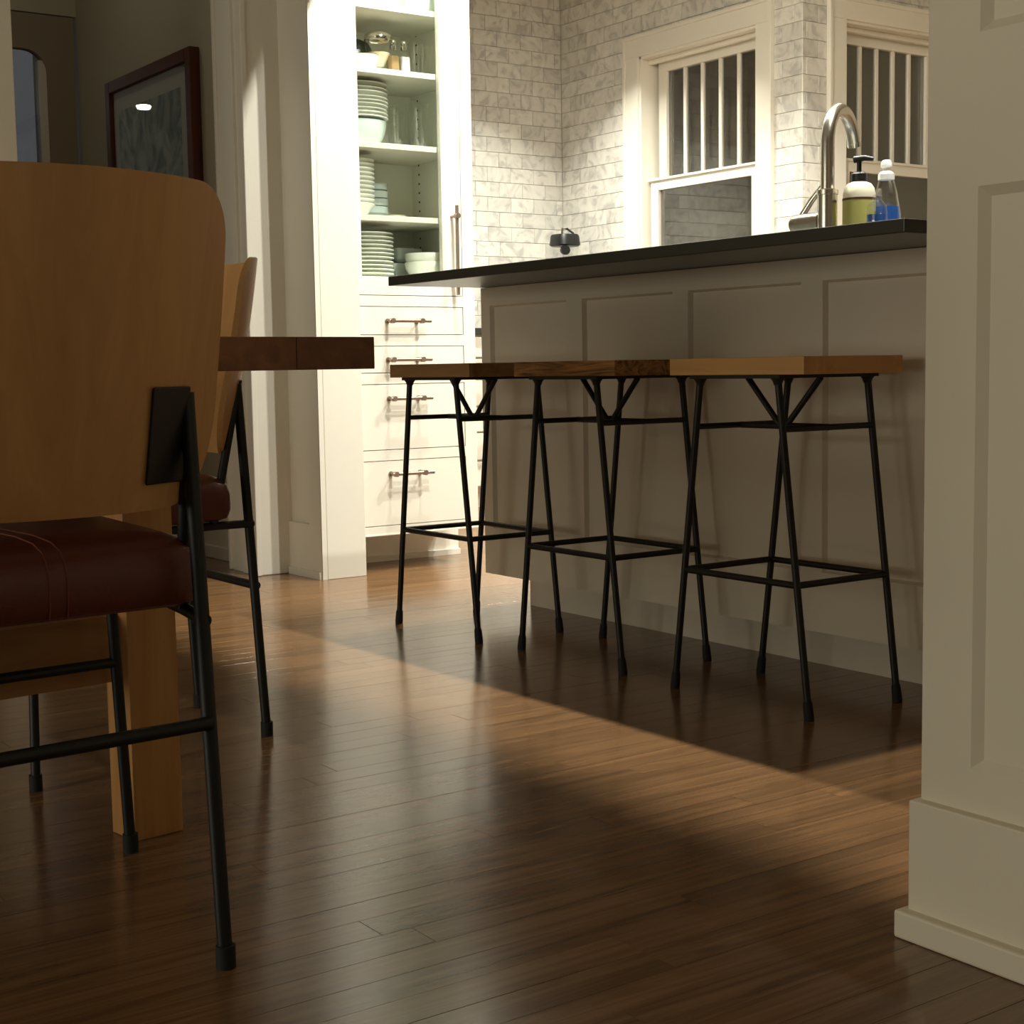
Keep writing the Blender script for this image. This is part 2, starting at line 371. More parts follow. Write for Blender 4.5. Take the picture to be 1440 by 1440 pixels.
# hall
struct(MB().box(2.269, 2.41, 4.755, 6.9, 0, 2.72).obj('wall_hall', 'wall_paint'), 'olive beige hall wall with the framed picture', 'wall')
struct(MB().box(0.90, 1.05, 4.735, 6.9, 0, 2.72).obj('wall_hall', 'wall_paint'), 'olive beige hall wall opposite the picture', 'wall')
struct(MB().box(1.05, 1.30, 6.325, 6.45, 0, 2.72).box(1.30, 2.269, 6.325, 6.45, 2.15, 2.72).obj('wall_end', 'wall_paint'), 'olive beige end wall of the hall above the door', 'wall')
hb = struct(empty('baseboard_back', (2.26, 5.5, 0)), 'low painted baseboard along the hall wall', 'baseboard')
MB().box(2.256, 2.269, 4.756, 6.325, 0, 0.19).obj('base_board', 'trim_paint', hb, bevel=0.002)
MB().box(2.242, 2.269, 4.757, 6.325, 0, 0.045).obj('shoe_moulding', 'trim_paint', hb, bevel=0.003)
dr = struct(empty('door_1', (1.8, 6.34, 0)), 'painted hall door with tall window at end of hall', 'door')
mb = MB(); mb.box(1.31, 1.50, 6.318, 6.36, 0, 2.143).box(2.135, 2.252, 6.318, 6.36, 0, 2.143).box(1.50, 2.135, 6.318, 6.36, 2.0, 2.143).box(1.50, 2.135, 6.318, 6.36, 0, 1.0)
for (cx, sg) in ((2.135, -1), (1.50, 1)):
    R = 0.09; prev = None
    for k in range(9):
        a = math.pi/2*k/8; px, pz = cx+sg*(R-R*math.sin(a)), 2.0-R+R*math.cos(a)
        if prev:
            A, B = prev, (px, pz)
            mb.hexa([(A[0],6.318,A[1]),(cx,6.318,A[1]) if False else (B[0],6.318,B[1]),(cx,6.318,2.0),(cx,6.318,2.0001),(A[0],6.36,A[1]),(B[0],6.36,B[1]),(cx,6.36,2.0),(cx,6.36,2.0001)])
        prev = (px, pz)
mb.obj('door_slab', 'door_paint', dr)
MB().box(1.50, 1.515, 6.325, 6.365, 1.0, 1.99).box(2.105, 2.137, 6.327, 6.372, 1.0, 1.96).obj('glazing_bead', 'trim_paint', dr)
MB().box(1.505, 2.13, 6.338, 6.343, 0.995, 2.0).obj('pane', 'window_glass', dr)
lk = MB().lathe([(0,0),(0.028,0),(0.03,0.006),(0.012,0.012),(0.012,0.03),(0.028,0.036),(0.03,0.055),(0.018,0.066),(0,0.068)], seg=20).obj('door_knob', 'bronze', dr, smooth=True)
lk.rotation_euler = (math.pi/2, 0, 0); lk.location = (1.37, 6.318, 0.95)

# picture on the hall wall
pic = tag(empty('framed_picture', (2.269, 5.52, 1.43)), 'dark wood framed grey green abstract print hanging in the hall', 'picture')
Y0, Y1, Z0, Z1, FWD = 5.095, 5.925, 0.98, 1.812, 0.045
MB().box(2.229, 2.268, Y0, Y0+FWD, Z0, Z1).obj('frame_side', 'frame_wood', pic, bevel=0.003)
MB().box(2.229, 2.268, Y1-FWD, Y1, Z0, Z1).obj('frame_side', 'frame_wood', pic, bevel=0.003)
MB().box(2.229, 2.268, Y0+FWD, Y1-FWD, Z1-FWD, Z1).obj('frame_side', 'frame_wood', pic, bevel=0.003)
MB().box(2.229, 2.268, Y0+FWD, Y1-FWD, Z0, Z0+FWD).obj('frame_side', 'frame_wood', pic, bevel=0.003)
MB().box(2.248, 2.266, Y0+FWD-0.004, Y1-FWD+0.004, Z0+FWD-0.004, Z1-FWD+0.004).obj('mat_board', 'mat_board', pic)
MB().box(2.2465, 2.2481, Y0+FWD+0.085, Y1-FWD-0.05, Z0+FWD+0.09, Z1-FWD-0.075).obj('print', 'artwork', pic)
MB().box(2.240, 2.2425, Y0+FWD-0.004, Y1-FWD+0.004, Z0+FWD-0.004, Z1-FWD+0.004).obj('glazing', 'picture_glass', pic)

# outside
tag(MB().lathe([(0,0.008),(0.034,0.008),(0.036,0),(0.028,-0.010),(0,-0.014)], seg=24).obj('porch_lamp', 'lamp_glow', smooth=True), 'small glowing porch lamp seen mirrored in the picture glass', 'lamp').location = (1.49, 7.42, 2.004)
mb = MB(); bmesh.ops.create_icosphere(mb.bm, subdivisions=4, radius=1.0)
for v in mb.bm.verts:
    k = 1+0.16*math.sin(7*v.co.x+3*v.co.z)+0.12*math.sin(11*v.co.y+5*v.co.z)+random.uniform(-0.05, 0.05); v.co = Vector((v.co.x*2.6*k, v.co.y*0.9*k, v.co.z*1.15*k))
hd = mb.obj('garden_hedge', 'hedge', smooth=True); hd.location = (3.0, 11.5, 1.15); tag(hd, 'dark clipped hedge outside beyond the hall door window', 'hedge')
gr = struct(MB().box(-6, 14, 7.6, 16, -0.3, -0.15).box(6.6, 14, -4, 7.6, -0.3, -0.15).obj('ground', 'hedge'), 'dark garden ground outside at dusk', 'ground')
ext = tag(empty('neighbour_house', (8.2, 5.5, 0)), 'dim brown clapboard house wall outside the kitchen windows', 'house wall')
for k in range(20):
    z = -0.15+k*0.2; MB().hexa([(8.2,2.0,z),(8.32,2.0,z),(8.32,9.0,z),(8.2,9.0,z),(8.225,2.0,z+0.2),(8.32,2.0,z+0.2),(8.32,9.0,z+0.2),(8.225,9.0,z+0.2)]).obj('clapboard', 'exterior_wall', ext)

# ---------------------------------------------------------------- kitchen tiled walls
ROWZ = 2.167; RP = 0.0767; TP = 0.1485; GAP = 0.0018; TT = 0.006
def tile_wall(parent, mapf, s0, s1, z0, z1, holes, phase):
    """mapf(s,d,z): s along the wall, d outwards from its face"""
    cache = {}
    k0 = math.floor((z0-ROWZ)/RP); k1 = math.ceil((z1-ROWZ)/RP)
    for k in range(k0, k1):
        za, zb = max(z0, ROWZ+k*RP), min(z1, ROWZ+(k+1)*RP)
        if zb-za < 0.012: continue
        s = s0-((-phase-(k%2)*TP/2+10*TP) % TP)
        while s < s1-0.004:
            a, b = max(s, s0), min(s+TP, s1); s += TP
            segs = [(a, b, za, zb)]
            for h in holes:
                out = []
                for (p, q, u, v) in segs:
                    if q <= h[0] or p >= h[1] or v <= h[2] or u >= h[3]: out.append((p, q, u, v)); continue
                    if p < h[0]: out.append((p, h[0], u, v))
                    if q > h[1]: out.append((h[1], q, u, v))
                    pp, qq = max(p, h[0]), min(q, h[1])
                    if v > h[3] and u < h[3]: out.append((pp, qq, h[3], v))
                    if u < h[2] and v > h[2]: out.append((pp, qq, u, h[2]))
                segs = out
            for (p, q, u, v) in segs:
                if q-p < 0.01 or v-u < 0.01: continue
                w_, h_ = round(q-p-GAP, 4), round(v-u-GAP, 4)
                key = (w_, h_)
                if key not in cache:
                    mb = MB(); c = 0.0014; bm = mb.bm
                    def rg(i, d): return [bm.verts.new(mapf(*r)) for r in ((-w_/2+i, d, -h_/2+i), (w_/2-i, d, -h_/2+i), (w_/2-i, d, h_/2-i), (-w_/2+i, d, h_/2-i))]
                    A, B, C = rg(0, 0.0), rg(0, TT-c), rg(c, TT)
                    for X, Yy in ((A, B), (B, C)):
                        for j in range(4): bm.faces.new((X[j], X[(j+1)%4], Yy[(j+1)%4], Yy[j]))
                    bm.faces.new(C); bmesh.ops.recalc_face_normals(bm, faces=bm.faces)
                    me = bpy.data.meshes.new('tile'); bm.to_mesh(me); bm.free(); me.materials.append(MATS['marble']); cache[key] = me
                o = bpy.data.objects.new('tile', cache[key]); COL.objects.link(o)
                base = parent['origin_map'] if False else None
                o.location = Vector(mapf((p+q)/2, 0, (u+v)/2))+Vector(OFF[parent.name])
                o.location += Vector(mapf(0, random.uniform(-0.0004, 0.0004), 0))
                o.parent = parent
OFF = {}
wk = struct(MB().box(2.41, 5.2, 6.588+TT, 6.8, 0, 2.72).obj('wall_kitchen', 'grout'), 'grey marble brick tile wall behind the glass cabinet', 'wall')
OFF[wk.name] = (0, 6.588+TT, 0)
tile_wall(wk, lambda s, d, z: (s, -d, z), 3.75, 5.0, 0.87, 2.70, [], 4.549)
W1 = (5.11, 5.941, 1.0, 2.20)     # opening of window 1 (Y0,Y1,Z0,Z1)
CAS1 = (5.005, 6.05, 0.93, 2.305)
ww = MB()
xa, xb = 5.0+TT, 5.2
ww.box(xa, xb, 4.829+TT, W1[0], 0, 2.72).box(xa, xb, W1[1], 6.588+TT, 0, 2.72).box(xa, xb, W1[0], W1[1], 0, W1[2]).box(xa, xb, W1[0], W1[1], W1[3], 2.72)
wr = struct(ww.obj('wall_window', 'grout'), 'grey marble brick tile wall around the left kitchen window', 'wall')
OFF[wr.name] = (5.0+TT, 0, 0)
tile_wall(wr, lambda s, d, z: (-d, s, z), 4.829, 6.588, 0.87, 2.70, [CAS1], 6.588)
W2 = (5.268, 6.035, 1.0, 2.20); CAS2 = (5.155, 6.148, 0.93, 2.30)
ww = MB(); ya, yb = 4.829+TT, 5.03
ww.box(5.2, W2[0], ya, yb, 0, 2.72).box(W2[1], 6.6, ya, yb, 0, 2.72).box(W2[0], W2[1], ya, yb, 0, W2[2]).box(W2[0], W2[1], ya, yb, W2[3], 2.72)
wj = struct(ww.obj('wall_jog', 'grout'), 'narrow marble tile wall with right kitchen window', 'wall')
OFF[wj.name] = (0, 4.829+TT, 0)
tile_wall(wj, lambda s, d, z: (s, -d, z), 5.0, 6.4, 0.87, 2.70, [CAS2], 5.0)

def window(name, label, mapf, W, CAS):
    """mapf(s,d,z): s along wall, d into the wall (0 = tile face)"""
    r = struct(empty(name, mapf((W[0]+W[1])/2, 0.05, W[2])), label, 'window')
    def bx(nm, s0, s1, d0, d1, z0, z1, m='trim_paint', par=r, bev=0.0):
        a, b = mapf(s0, d0, z0), mapf(s1, d1, z1)
        return MB().box(min(a[0],b[0]), max(a[0],b[0]), min(a[1],b[1]), max(a[1],b[1]), z0, z1).obj(nm, m, par, bevel=bev)
    s0, s1, z0, z1 = W; c0, c1, cz0, cz1 = CAS
    bx('side_casing', c0, s0, -0.014, 0.014, cz0, z1, bev=0.002); bx('side_casing', s1, c1, -0.014, 0.014, cz0, z1, bev=0.002)
    bx('head_casing', c0, c1, -0.014, 0.014, z1, cz1, bev=0.002)
    bx('backband', c0-0.001, c0+0.018, -0.022, 0.012, cz0, cz1+0.001, bev=0.003); bx('backband', c1-0.018, c1+0.001, -0.022, 0.012, cz0, cz1+0.001, bev=0.003)
    bx('backband', c0+0.018, c1-0.018, -0.022, 0.012, cz1-0.018, cz1+0.001, bev=0.003)
    bx('jamb', s0-0.001, s0+0.012, 0.0, 0.17, z0, z1); bx('jamb', s1-0.012, s1+0.001, 0.0, 0.17, z0, z1); bx('jamb', s0, s1, 0.0, 0.17, z1-0.012, z1)
    bx('head_stop', s0, s1, 0.05, 0.075, z1-0.035, z1-0.012, bev=0.003)
    bx('window_sill', c0-0.02, c1+0.02, -0.04, 0.17, z0-0.03, z0, bev=0.004)
    # lower sash, inner plane
    L0, L1 = s0+0.03, s1-0.03; mz = 1.592; lb = z0
    lo = bx('lower_sash', L0, L0+0.055, 0.045, 0.08, lb, mz)
    bx('sash_rail', L1-0.055, L1, 0.045, 0.08, lb, mz, par=lo); bx('sash_rail', L0+0.055, L1-0.055, 0.045, 0.08, mz-0.052, mz, par=lo); bx('sash_rail', L0+0.055, L1-0.055, 0.045, 0.08, lb, lb+0.07, par=lo)
    bx('meeting_rail_lip', L0-0.015, L1+0.015, 0.036, 0.08, mz-0.006, mz+0.006, par=lo, bev=0.002)
    bx('pane', L0+0.05, L1-0.05, 0.060, 0.064, lb+0.06, mz-0.045, 'window_glass', par=lo)
    # upper sash, outer plane
    up = bx('upper_sash', L0+0.012, L0+0.07, 0.09, 0.125, mz-0.03, z1-0.012)
    bx('sash_rail', L1-0.07, L1-0.012, 0.09, 0.125, mz-0.03, z1-0.012, par=up)
    bx('sash_rail', L0+0.07, L1-0.07, 0.09, 0.125, 2.123, z1-0.012, par=up); bx('sash_rail', L0+0.07, L1-0.07, 0.09, 0.125, mz-0.03, mz+0.008, par=up)
    g0, g1 = L0+0.07, L1-0.07; n = 5; pw = (g1-g0)/n
    for i in range(1, n): bx('muntin', g0+i*pw-0.010, g0+i*pw+0.010, 0.097, 0.116, mz, 2.125, par=up, bev=0.003)
    for i in range(n): bx('pane', g0+i*pw+(0.008 if i else 0), g0+(i+1)*pw-(0.008 if i < n-1 else 0), 0.106, 0.110, mz, 2.125, 'window_glass', par=up)
    bx('pane_backing', s0+0.012, s1-0.012, 0.150, 0.153, z0, z1-0.012, 'backing_grey')  # opaque sheet added behind the glass to give the panes their grey-brown tone
    return r
window('window_1', 'white double hung window with vertical muntins left of faucet', lambda s, d, z: (5.0+d, s, z), W1, CAS1)
window('window_2', 'white double hung window with vertical muntins behind the faucet', lambda s, d, z: (s, 4.829+d, z), W2, CAS2)

# ================================================================== KITCHEN FURNITURE
# ---------------------------------------------------------------- island
isl = tag(empty('kitchen_island', (2.7, 2.65, 0)), 'cream panelled island base below the dark counter', 'island')
MB().box(2.388, 3.02, 1.80, 3.51, 0.095, 0.889).obj('body', 'island_paint', isl)
mb = MB(); mp = lambda s, t, d: (2.375+d, s, t)
hol = [(3.12, 3.468, 0.224, 0.84), (2.708, 3.055, 0.224, 0.84), (2.297, 2.655, 0.224, 0.84), (1.875, 2.235, 0.224, 0.84)]
ring_panel(mb, mp, 1.80, 3.51, 0.095, 0.889, hol, 0.0125, 0.005)
for a in (((2.375,3.51,0.095),(2.389,3.51,0.095),(2.389,3.51,0.889),(2.375,3.51,0.889)), ((2.375,1.80,0.095),(2.389,1.80,0.095),(2.389,1.80,0.889),(2.375,1.80,0.889)), ((2.375,1.80,0.095),(2.389,1.80,0.095),(2.389,3.51,0.095),(2.375,3.51,0.095))):
    mb.bm.faces.new([mb.bm.verts.new(p) for p in a])
mb.obj('panelled_front', 'island_paint', isl)
MB().box(2.476, 2.94, 1.86, 3.437, 0.0, 0.095).obj('toe_kick', 'island_paint', isl)
MB().box(2.470, 2.95, 1.85, 3.443, 0.086, 0.095).obj('toe_kick_cap', 'soapstone', isl)
tag(MB().box(2.076, 3.10, 1.765, 3.506, 0.890, 0.9145).obj('island_countertop', 'soapstone', bevel=0.002), 'dark soapstone countertop overhanging the island', 'countertop')

# faucet
fa = tag(empty('faucet', (2.62, 2.452, 0.9145)), 'brushed steel gooseneck faucet on the island counter', 'faucet')
MB().lathe([(0,0),(0.029,0),(0.029,0.004),(0.0225,0.008),(0.0225,0.135),(0.0245,0.136),(0.0245,0.146),(0.016,0.149),(0,0.149)], (2.62,2.452,0.9145), seg=28).obj('body', 'steel', fa, smooth=True)
dirx, diry = 0.927, 0.375; pts = [(2.62,2.452,1.05),(2.62,2.452,1.11),(2.62,2.452,1.166)]
R = 0.085
for k in range(1, 17):
    a = math.radians(152)*k/16; rr = R-R*math.cos(a); pts.append((2.62+dirx*rr, 2.452+diry*rr, 1.166+R*math.sin(a)))
e = pts[-1]; tx, tz = math.sin(math.radians(152)), math.cos(math.radians(152))
pts.append((e[0]+dirx*tx*0.022, e[1]+diry*tx*0.022, e[2]+tz*0.022)); e = pts[-1]
sp = MB().tube(pts, 0.0158, seg=18).obj('spout', 'steel', fa, smooth=True)
MB().tube([(e[0]-dirx*tx*0.001, e[1]-diry*tx*0.001, e[2]-tz*0.001), (e[0]+dirx*tx*0.008, e[1]+diry*tx*0.008, e[2]+tz*0.008)], 0.0166, seg=18).obj('aerator', 'chrome', sp, smooth=True)
hb2 = MB().tube([(2.62,2.468,0.992),(2.62,2.52,0.992),(2.62,2.548,0.992),(2.62,2.555,0.992),(2.62,2.560,0.992)], [0.0225,0.0225,0.0225,0.0205,0.012], seg=22).obj('handle_hub', 'steel', fa, smooth=True)
MB().tube([(2.622,2.535,1.008),(2.630,2.512,1.042),(2.640,2.482,1.078)], [0.008,0.0075,0.006], seg=12).obj('lever', 'steel', hb2, smooth=True)

# pump soap bottle
sb = tag(empty('soap_bottle', (2.66, 2.393, 0.9145)), 'yellow labelled pump soap bottle with black pump beside the faucet', 'soap bottle')
c = (2.66, 2.393, 0.9145)
MB().lathe([(0,0.0),(0.034,0),(0.0365,0.004),(0.0365,0.128),(0.0365,0.134),(0.034,0.146),(0.027,0.156),(0.016,0.161),(0,0.161)], c, seg=28).obj('bottle', 'cream', sb, smooth=True)
lb = MB().lathe([(0.0369,0.012),(0.0372,0.012),(0.0372,0.122),(0.0369,0.122)], c, seg=28).obj('label', 'yellow_label', sb, smooth=True)
MB().lathe([(0.0372,0.119),(0.0376,0.119),(0.0376,0.124),(0.0372,0.124)], c, seg=28).obj('label_band', 'label_band', lb, smooth=True)
mb = MB()
for k in range(7):
    for q in range(3):
        a0 = math.radians(-68+q*5.2); a1 = a0+math.radians(3.6 if (k+q) % 3 else 2.0); z = c[2]+0.034+k*0.0095
        v = [mb.bm.verts.new((c[0]+0.0376*math.cos(a), c[1]+0.0376*math.sin(a), zz)) for a, zz in ((a0,z),(a1,z),(a1,z+0.003),(a0,z+0.003))]; mb.bm.faces.new(v)
mb.obj('label_print', 'label_ink', lb)
MB().lathe([(0,0.158),(0.018,0.158),(0.018,0.178),(0.012,0.183),(0.006,0.184),(0,0.184)], c, seg=20).obj('collar', 'black_plastic', sb, smooth=True)
pm = MB().tube([(c[0],c[1],c[2]+0.183),(c[0],c[1],c[2]+0.208)], 0.0055, seg=12).obj('pump_stem', 'black_plastic', sb, smooth=True)
MB().tube([(c[0]-0.006,c[1]+0.010,c[2]+0.211),(c[0]+0.004,c[1]-0.012,c[2]+0.213),(c[0]+0.014,c[1]-0.030,c[2]+0.209)], [0.008,0.0065,0.0045], seg=12).obj('nozzle', 'black_plastic', pm, smooth=True)
# clear dish soap bottle
c = (2.72, 2.366, 0.9145)
ds = tag(empty('dish_soap', c), 'clear squeeze bottle with blue soap and white cap', 'dish soap')
prof = [(0.030,0),(0.033,0.004),(0.0335,0.05),(0.032,0.09),(0.028,0.115),(0.0245,0.135),(0.020,0.155),(0.0165,0.166),(0.0165,0.170)]
MB().lathe([(0,0.0)]+prof, c, seg=26).obj('bottle', 'clear_glass', ds, smooth=True)
MB().lathe([(0,0.003),(0.029,0.003),(0.0318,0.007),(0.0322,0.05),(0.0312,0.088),(0.0295,0.105),(0,0.105)], c, seg=26).obj('liquid', 'blue_soap', ds, smooth=True)
MB().lathe([(0,0.166),(0.0185,0.166),(0.0185,0.178),(0.014,0.183),(0.009,0.186),(0.009,0.192),(0.0125,0.195),(0.0125,0.204),(0.008,0.210),(0,0.211)], c, seg=22).obj('cap', 'white_plastic', ds, smooth=True)
c = (2.635, 2.318, 0.9145)
d2 = tag(empty('soap_dispenser', c), 'small round clear bottle of blue soap before dish soap', 'soap bottle')
MB().lathe([(0,0),(0.020,0),(0.023,0.004),(0.023,0.085),(0.020,0.100),(0.012,0.110),(0.009,0.114)], c, seg=22).obj('bottle', 'clear_glass', d2, smooth=True)
MB().lathe([(0,0.003),(0.021,0.003),(0.0218,0.08),(0,0.08)], c, seg=22).obj('liquid', 'blue_soap', d2, smooth=True)
MB().lathe([(0,0.112),(0.0105,0.112),(0.0105,0.122),(0,0.123)], c, seg=18).obj('cap', 'clear_glass', d2, smooth=True)

# ---------------------------------------------------------------- tall cabinet
FY = 4.34
cab = tag(empty('pantry_cabinet', (2.6, 4.6, 0)), 'tall white cabinet with glass door above four drawers', 'cabinet')
mb = MB(); mp = lambda s, t, d: (2.272+d, s, t)
ring_panel(mb, mp, 4.29, 4.518, 0.0, 2.62, [(4.372, 4.5175, 0.174, 2.5)], 0.012, 0.0)
mb.obj('side_panel', 'trim_paint', cab)
MB().box(2.2845, 2.2895, 4.29, 4.519, 0, 2.62).box(2.272, 2.2895, 4.288, 4.292, 0, 2.62).obj('side_panel_edge', 'white_paint', cab)
MB().box(2.264, 2.273, 4.296, 4.514, 0, 0.024).obj('shoe_moulding', 'trim_paint', cab)
MB().box(2.2905, 2.432, 4.288, 4.75, 0, 2.62).obj('end_post', 'white_paint', cab, bevel=0.0015)
# carcass
MB().box(2.433, 2.452, 4.36, 4.71, 0.124, 2.62).obj('carcass_side', 'interior_white', cab)
MB().box(2.890, 2.910, 4.36, 4.71, 0.124, 2.62).obj('carcass_side', 'interior_white', cab)
MB().box(2.452, 2.890, 4.695, 4.71, 0.124, 2.62).obj('carcass_back', 'interior_white', cab)
MB().box(2.452, 2.890, 4.37, 4.695, 0.124, 0.15).obj('carcass_bottom', 'interior_white', cab)
MB().box(2.452, 2.890, 4.365, 4.695, 0.955, 0.975).obj('cabinet_floor', 'interior_white', cab)
MB().box(2.452, 2.890, 4.37, 4.695, 2.40, 2.62).obj('carcass_top', 'interior_white', cab)
for z in (1.8525, 1.648, 1.409, 1.174):
    MB().box(2.453, 2.889, 4.368, 4.694, z-0.0185, z).obj('shelf', 'white_paint', cab, bevel=0.001)
mb = MB()
for z in [1.0+0.032*k for k in range(42)]:
    mb.box(2.8885, 2.8905, 4.44, 4.446, z, z+0.006).box(2.8885, 2.8905, 4.645, 4.651, z, z+0.006)
mb.obj('shelf_pin_holes', 'black_rubber', cab)['kind'] = 'stuff'
# face frame
mb = MB()
mb.box(2.433, 2.440, FY, 4.362, 0.124, 2.62).box(2.8635, 2.910, FY, 4.362, 0.124, 2.62)
for a, b in ((0.124, 0.151), (0.369, 0.403), (0.622, 0.657), (0.747, 0.782), (0.8765, 0.911), (2.40, 2.62)): mb.box(2.440, 2.8635, FY, 4.362, a, b)
mb.obj('face_frame', 'white_paint', cab)
MB().box(2.433, 2.910, FY-0.002, 4.36, 0.120, 0.1245).obj('bottom_edge', 'white_paint', cab)
MB().box(2.433, 2.985, 4.585, 4.60, 0, 0.124).obj('toe_kick', 'trim_paint', cab)
MB().box(2.433, 2.985, 4.572, 4.586, 0, 0.020).obj('toe_strip', 'white_paint', cab)
def pull(x0, x1, z, par, y=FY):
    h = MB().tube([(x0-0.012, y-0.034, z), (x1+0.036, y-0.034, z)], 0.0058, seg=12).obj('handle', 'bronze', par, smooth=True)
    for xx in (x0, x1):
        mb = MB(); mb.tube([(xx, y+0.001, z), (xx, y-0.004, z)], 0.0085, seg=12); mb.tube([(xx, y-0.004, z), (xx, y-0.028, z)], 0.0045, seg=10); mb.tube([(xx, y-0.026, z), (xx, y-0.043, z)], 0.0088, seg=14)
        mb.obj('handle_post', 'bronze', par, smooth=True)
for a, b, hz in ((0.151, 0.369, 0.324), (0.403, 0.622, 0.573), (0.657, 0.747, 0.701), (0.782, 0.8765, 0.828)):
    d = MB().box(2.4425, 2.861, FY+0.001, 4.36, a+0.0022, b-0.0022).obj('drawer', 'white_paint', cab, bevel=0.0008)
    pull(2.563, 2.676, hz, d)
dx0, dx1, dz0, dz1 = 2.4425, 2.861, 0.9135, 2.397
mb = MB().box(dx0, 2.473, FY+0.001, 4.361, dz0, dz1).box(2.786, dx1, FY+0.001, 4.361, dz0, dz1).box(2.473, 2.786, FY+0.001, 4.361, dz0, 0.968).box(2.473, 2.786, FY+0.001, 4.361, 2.33, dz1)
door = mb.obj('glass_door', 'white_paint', cab)
MB().box(2.469, 2.790, 4.350, 4.353, 0.964, 2.334).obj('pane', 'cabinet_glass', door)
hd = MB().tube([(2.823, FY-0.034, 0.915), (2.823, FY-0.034, 1.213)], 0.0062, seg=12).obj('handle', 'bronze', door, smooth=True)
for zz in (0.950, 1.178):
    MB().tube([(2.823, FY+0.001, zz), (2.823, FY-0.030, zz)], 0.0048, seg=10).tube([(2.823, FY-0.026, zz), (2.823, FY-0.044, zz)], 0.0092, seg=14).obj('handle_post', 'bronze', door, smooth=True)

# ---------------------------------------------------------------- crockery: each piece a thing
def mk(prof, m, seg=32, square=0.0):
    me = MB().lathe(prof, seg=seg, square=square).mesh('crockery', smooth=True); me.materials.append(MATS[m]); sharpen(me, 50); return me
def put(name, me, loc, label, cat, group=None, rz=0.0):
    o = bpy.data.objects.new(name, me); COL.objects.link(o); o.location = loc; o.rotation_euler = (0,0,rz); tag(o, label, cat, group); return o
def plate_prof(R, h): return [(0,0.0),(R*0.55,0.0),(R*0.60,0.003),(R*0.93,h-0.004),(R,h-0.0035),(R+0.001,h-0.001),(R,h),(R*0.92,h-0.001),(R*0.60,0.006),(0,0.005)]
def bowl_prof(R, h, t=0.004, foot=0.5):
    o = [(0,0),(R*foot,0),(R*foot,0.004)]
    for k in range(1, 7): a = k/6; o.append((R*(foot+(1-foot)*math.sin(a*math.pi/2)), 0.004+(h-0.004)*(1-math.cos(a*math.pi/2))))
    o.append((R+0.0008, h)); o.append((R-t, h))
    for k in range(5, -1, -1): a = k/6; o.append((R*(foot+(1-foot)*math.sin(a*math.pi/2))-t, 0.004+t+(h-0.004-t)*(1-math.cos(a*math.pi/2))))
    o.append((0, 0.004+t)); return o
# shelf with big plates on a serving bowl
put('serving_bowl', mk(bowl_prof(0.104, 0.086, 0.005, 0.55), 'blue_white'), (2.569, 4.53, 1.409), 'pale serving bowl under the plate stack on the tumbler shelf', 'bowl')
pm_ = mk(plate_prof(0.110, 0.0155), 'porcelain', 40)
zz = 1.492; tops = []
for d in (0.0125, 0.0125, 0.014, 0.0115, 0.012, 0.0165, 0.0125, 0.0165, 0.0):
    tops.append(zz); zz += d
for i, z in enumerate(reversed(tops)):
    put('dinner_plate', pm_, (2.569+random.uniform(-0.0015, 0.0015), 4.53, z), ('topmost' if i == 0 else ORD[i]+' from top')+' white plate in the stack beside tumblers', 'plate', 'plates on the tumbler shelf')
# tumblers
tm = mk([(0,0),(0.025,0),(0.0265,0.003),(0.034,0.155),(0.0333,0.1555)], 'clear_glass', 24)
for i, (x, y) in enumerate(((2.718, 4.51), (2.764, 4.44), (2.822, 4.50), (2.768, 4.575), (2.805, 4.645), (2.852, 4.59))):
    put('tumbler', tm, (x, y, 1.409), ['clear tall tumbler nearest the plate stack', 'clear tall tumbler at the front of the glass shelf', 'clear tall tumbler at the front right of its shelf', 'clear tall tumbler behind the front one, left', 'clear tall tumbler at the very back of its shelf', 'clear tall tumbler by the right cabinet side'][i], 'glass', 'tall tumblers in the cabinet')
# small bowls, two stacks
bm_ = mk([(0,0),(0.036,0),(0.040,0.003),(0.054,0.016),(0.063,0.032),(0.074,0.0415),(0.0755,0.0435),(0.0755,0.0465),(0.073,0.0475),(0.060,0.036),(0.050,0.018),(0.036,0.007),(0,0.006)], 'porcelain', 36)
for i in range(11):
    put('cereal_bowl', bm_, (2.534, 4.50, 1.174+0.0145*i), ('topmost' if i == 10 else ORD[10-i]+' from top')+' white bowl in tall stack at left of its shelf', 'bowl', 'tall stack of white bowls')
bs_ = mk([(0,0),(0.038,0),(0.040,0.003),(0.050,0.026),(0.0505,0.028),(0.0565,0.030),(0.057,0.051),(0.054,0.052),(0.050,0.034),(0,0.006)], 'blue_white', 28)
for i in range(4):
    put('small_bowl', bs_, (2.668, 4.605, 1.174+0.0265*i), ('topmost' if i == 3 else ORD[3-i]+' from top')+' pale ribbed bowl in short stack behind tall one', 'bowl', 'short stack of pale bowls')
put('small_dish', mk([(0,0),(0.040,0),(0.046,0.004),(0.05,0.03),(0.047,0.03),(0.042,0.006),(0,0.005)], 'cream', 24), (2.765, 4.63, 1.174), 'small cream dish alone at the shelf back', 'dish')
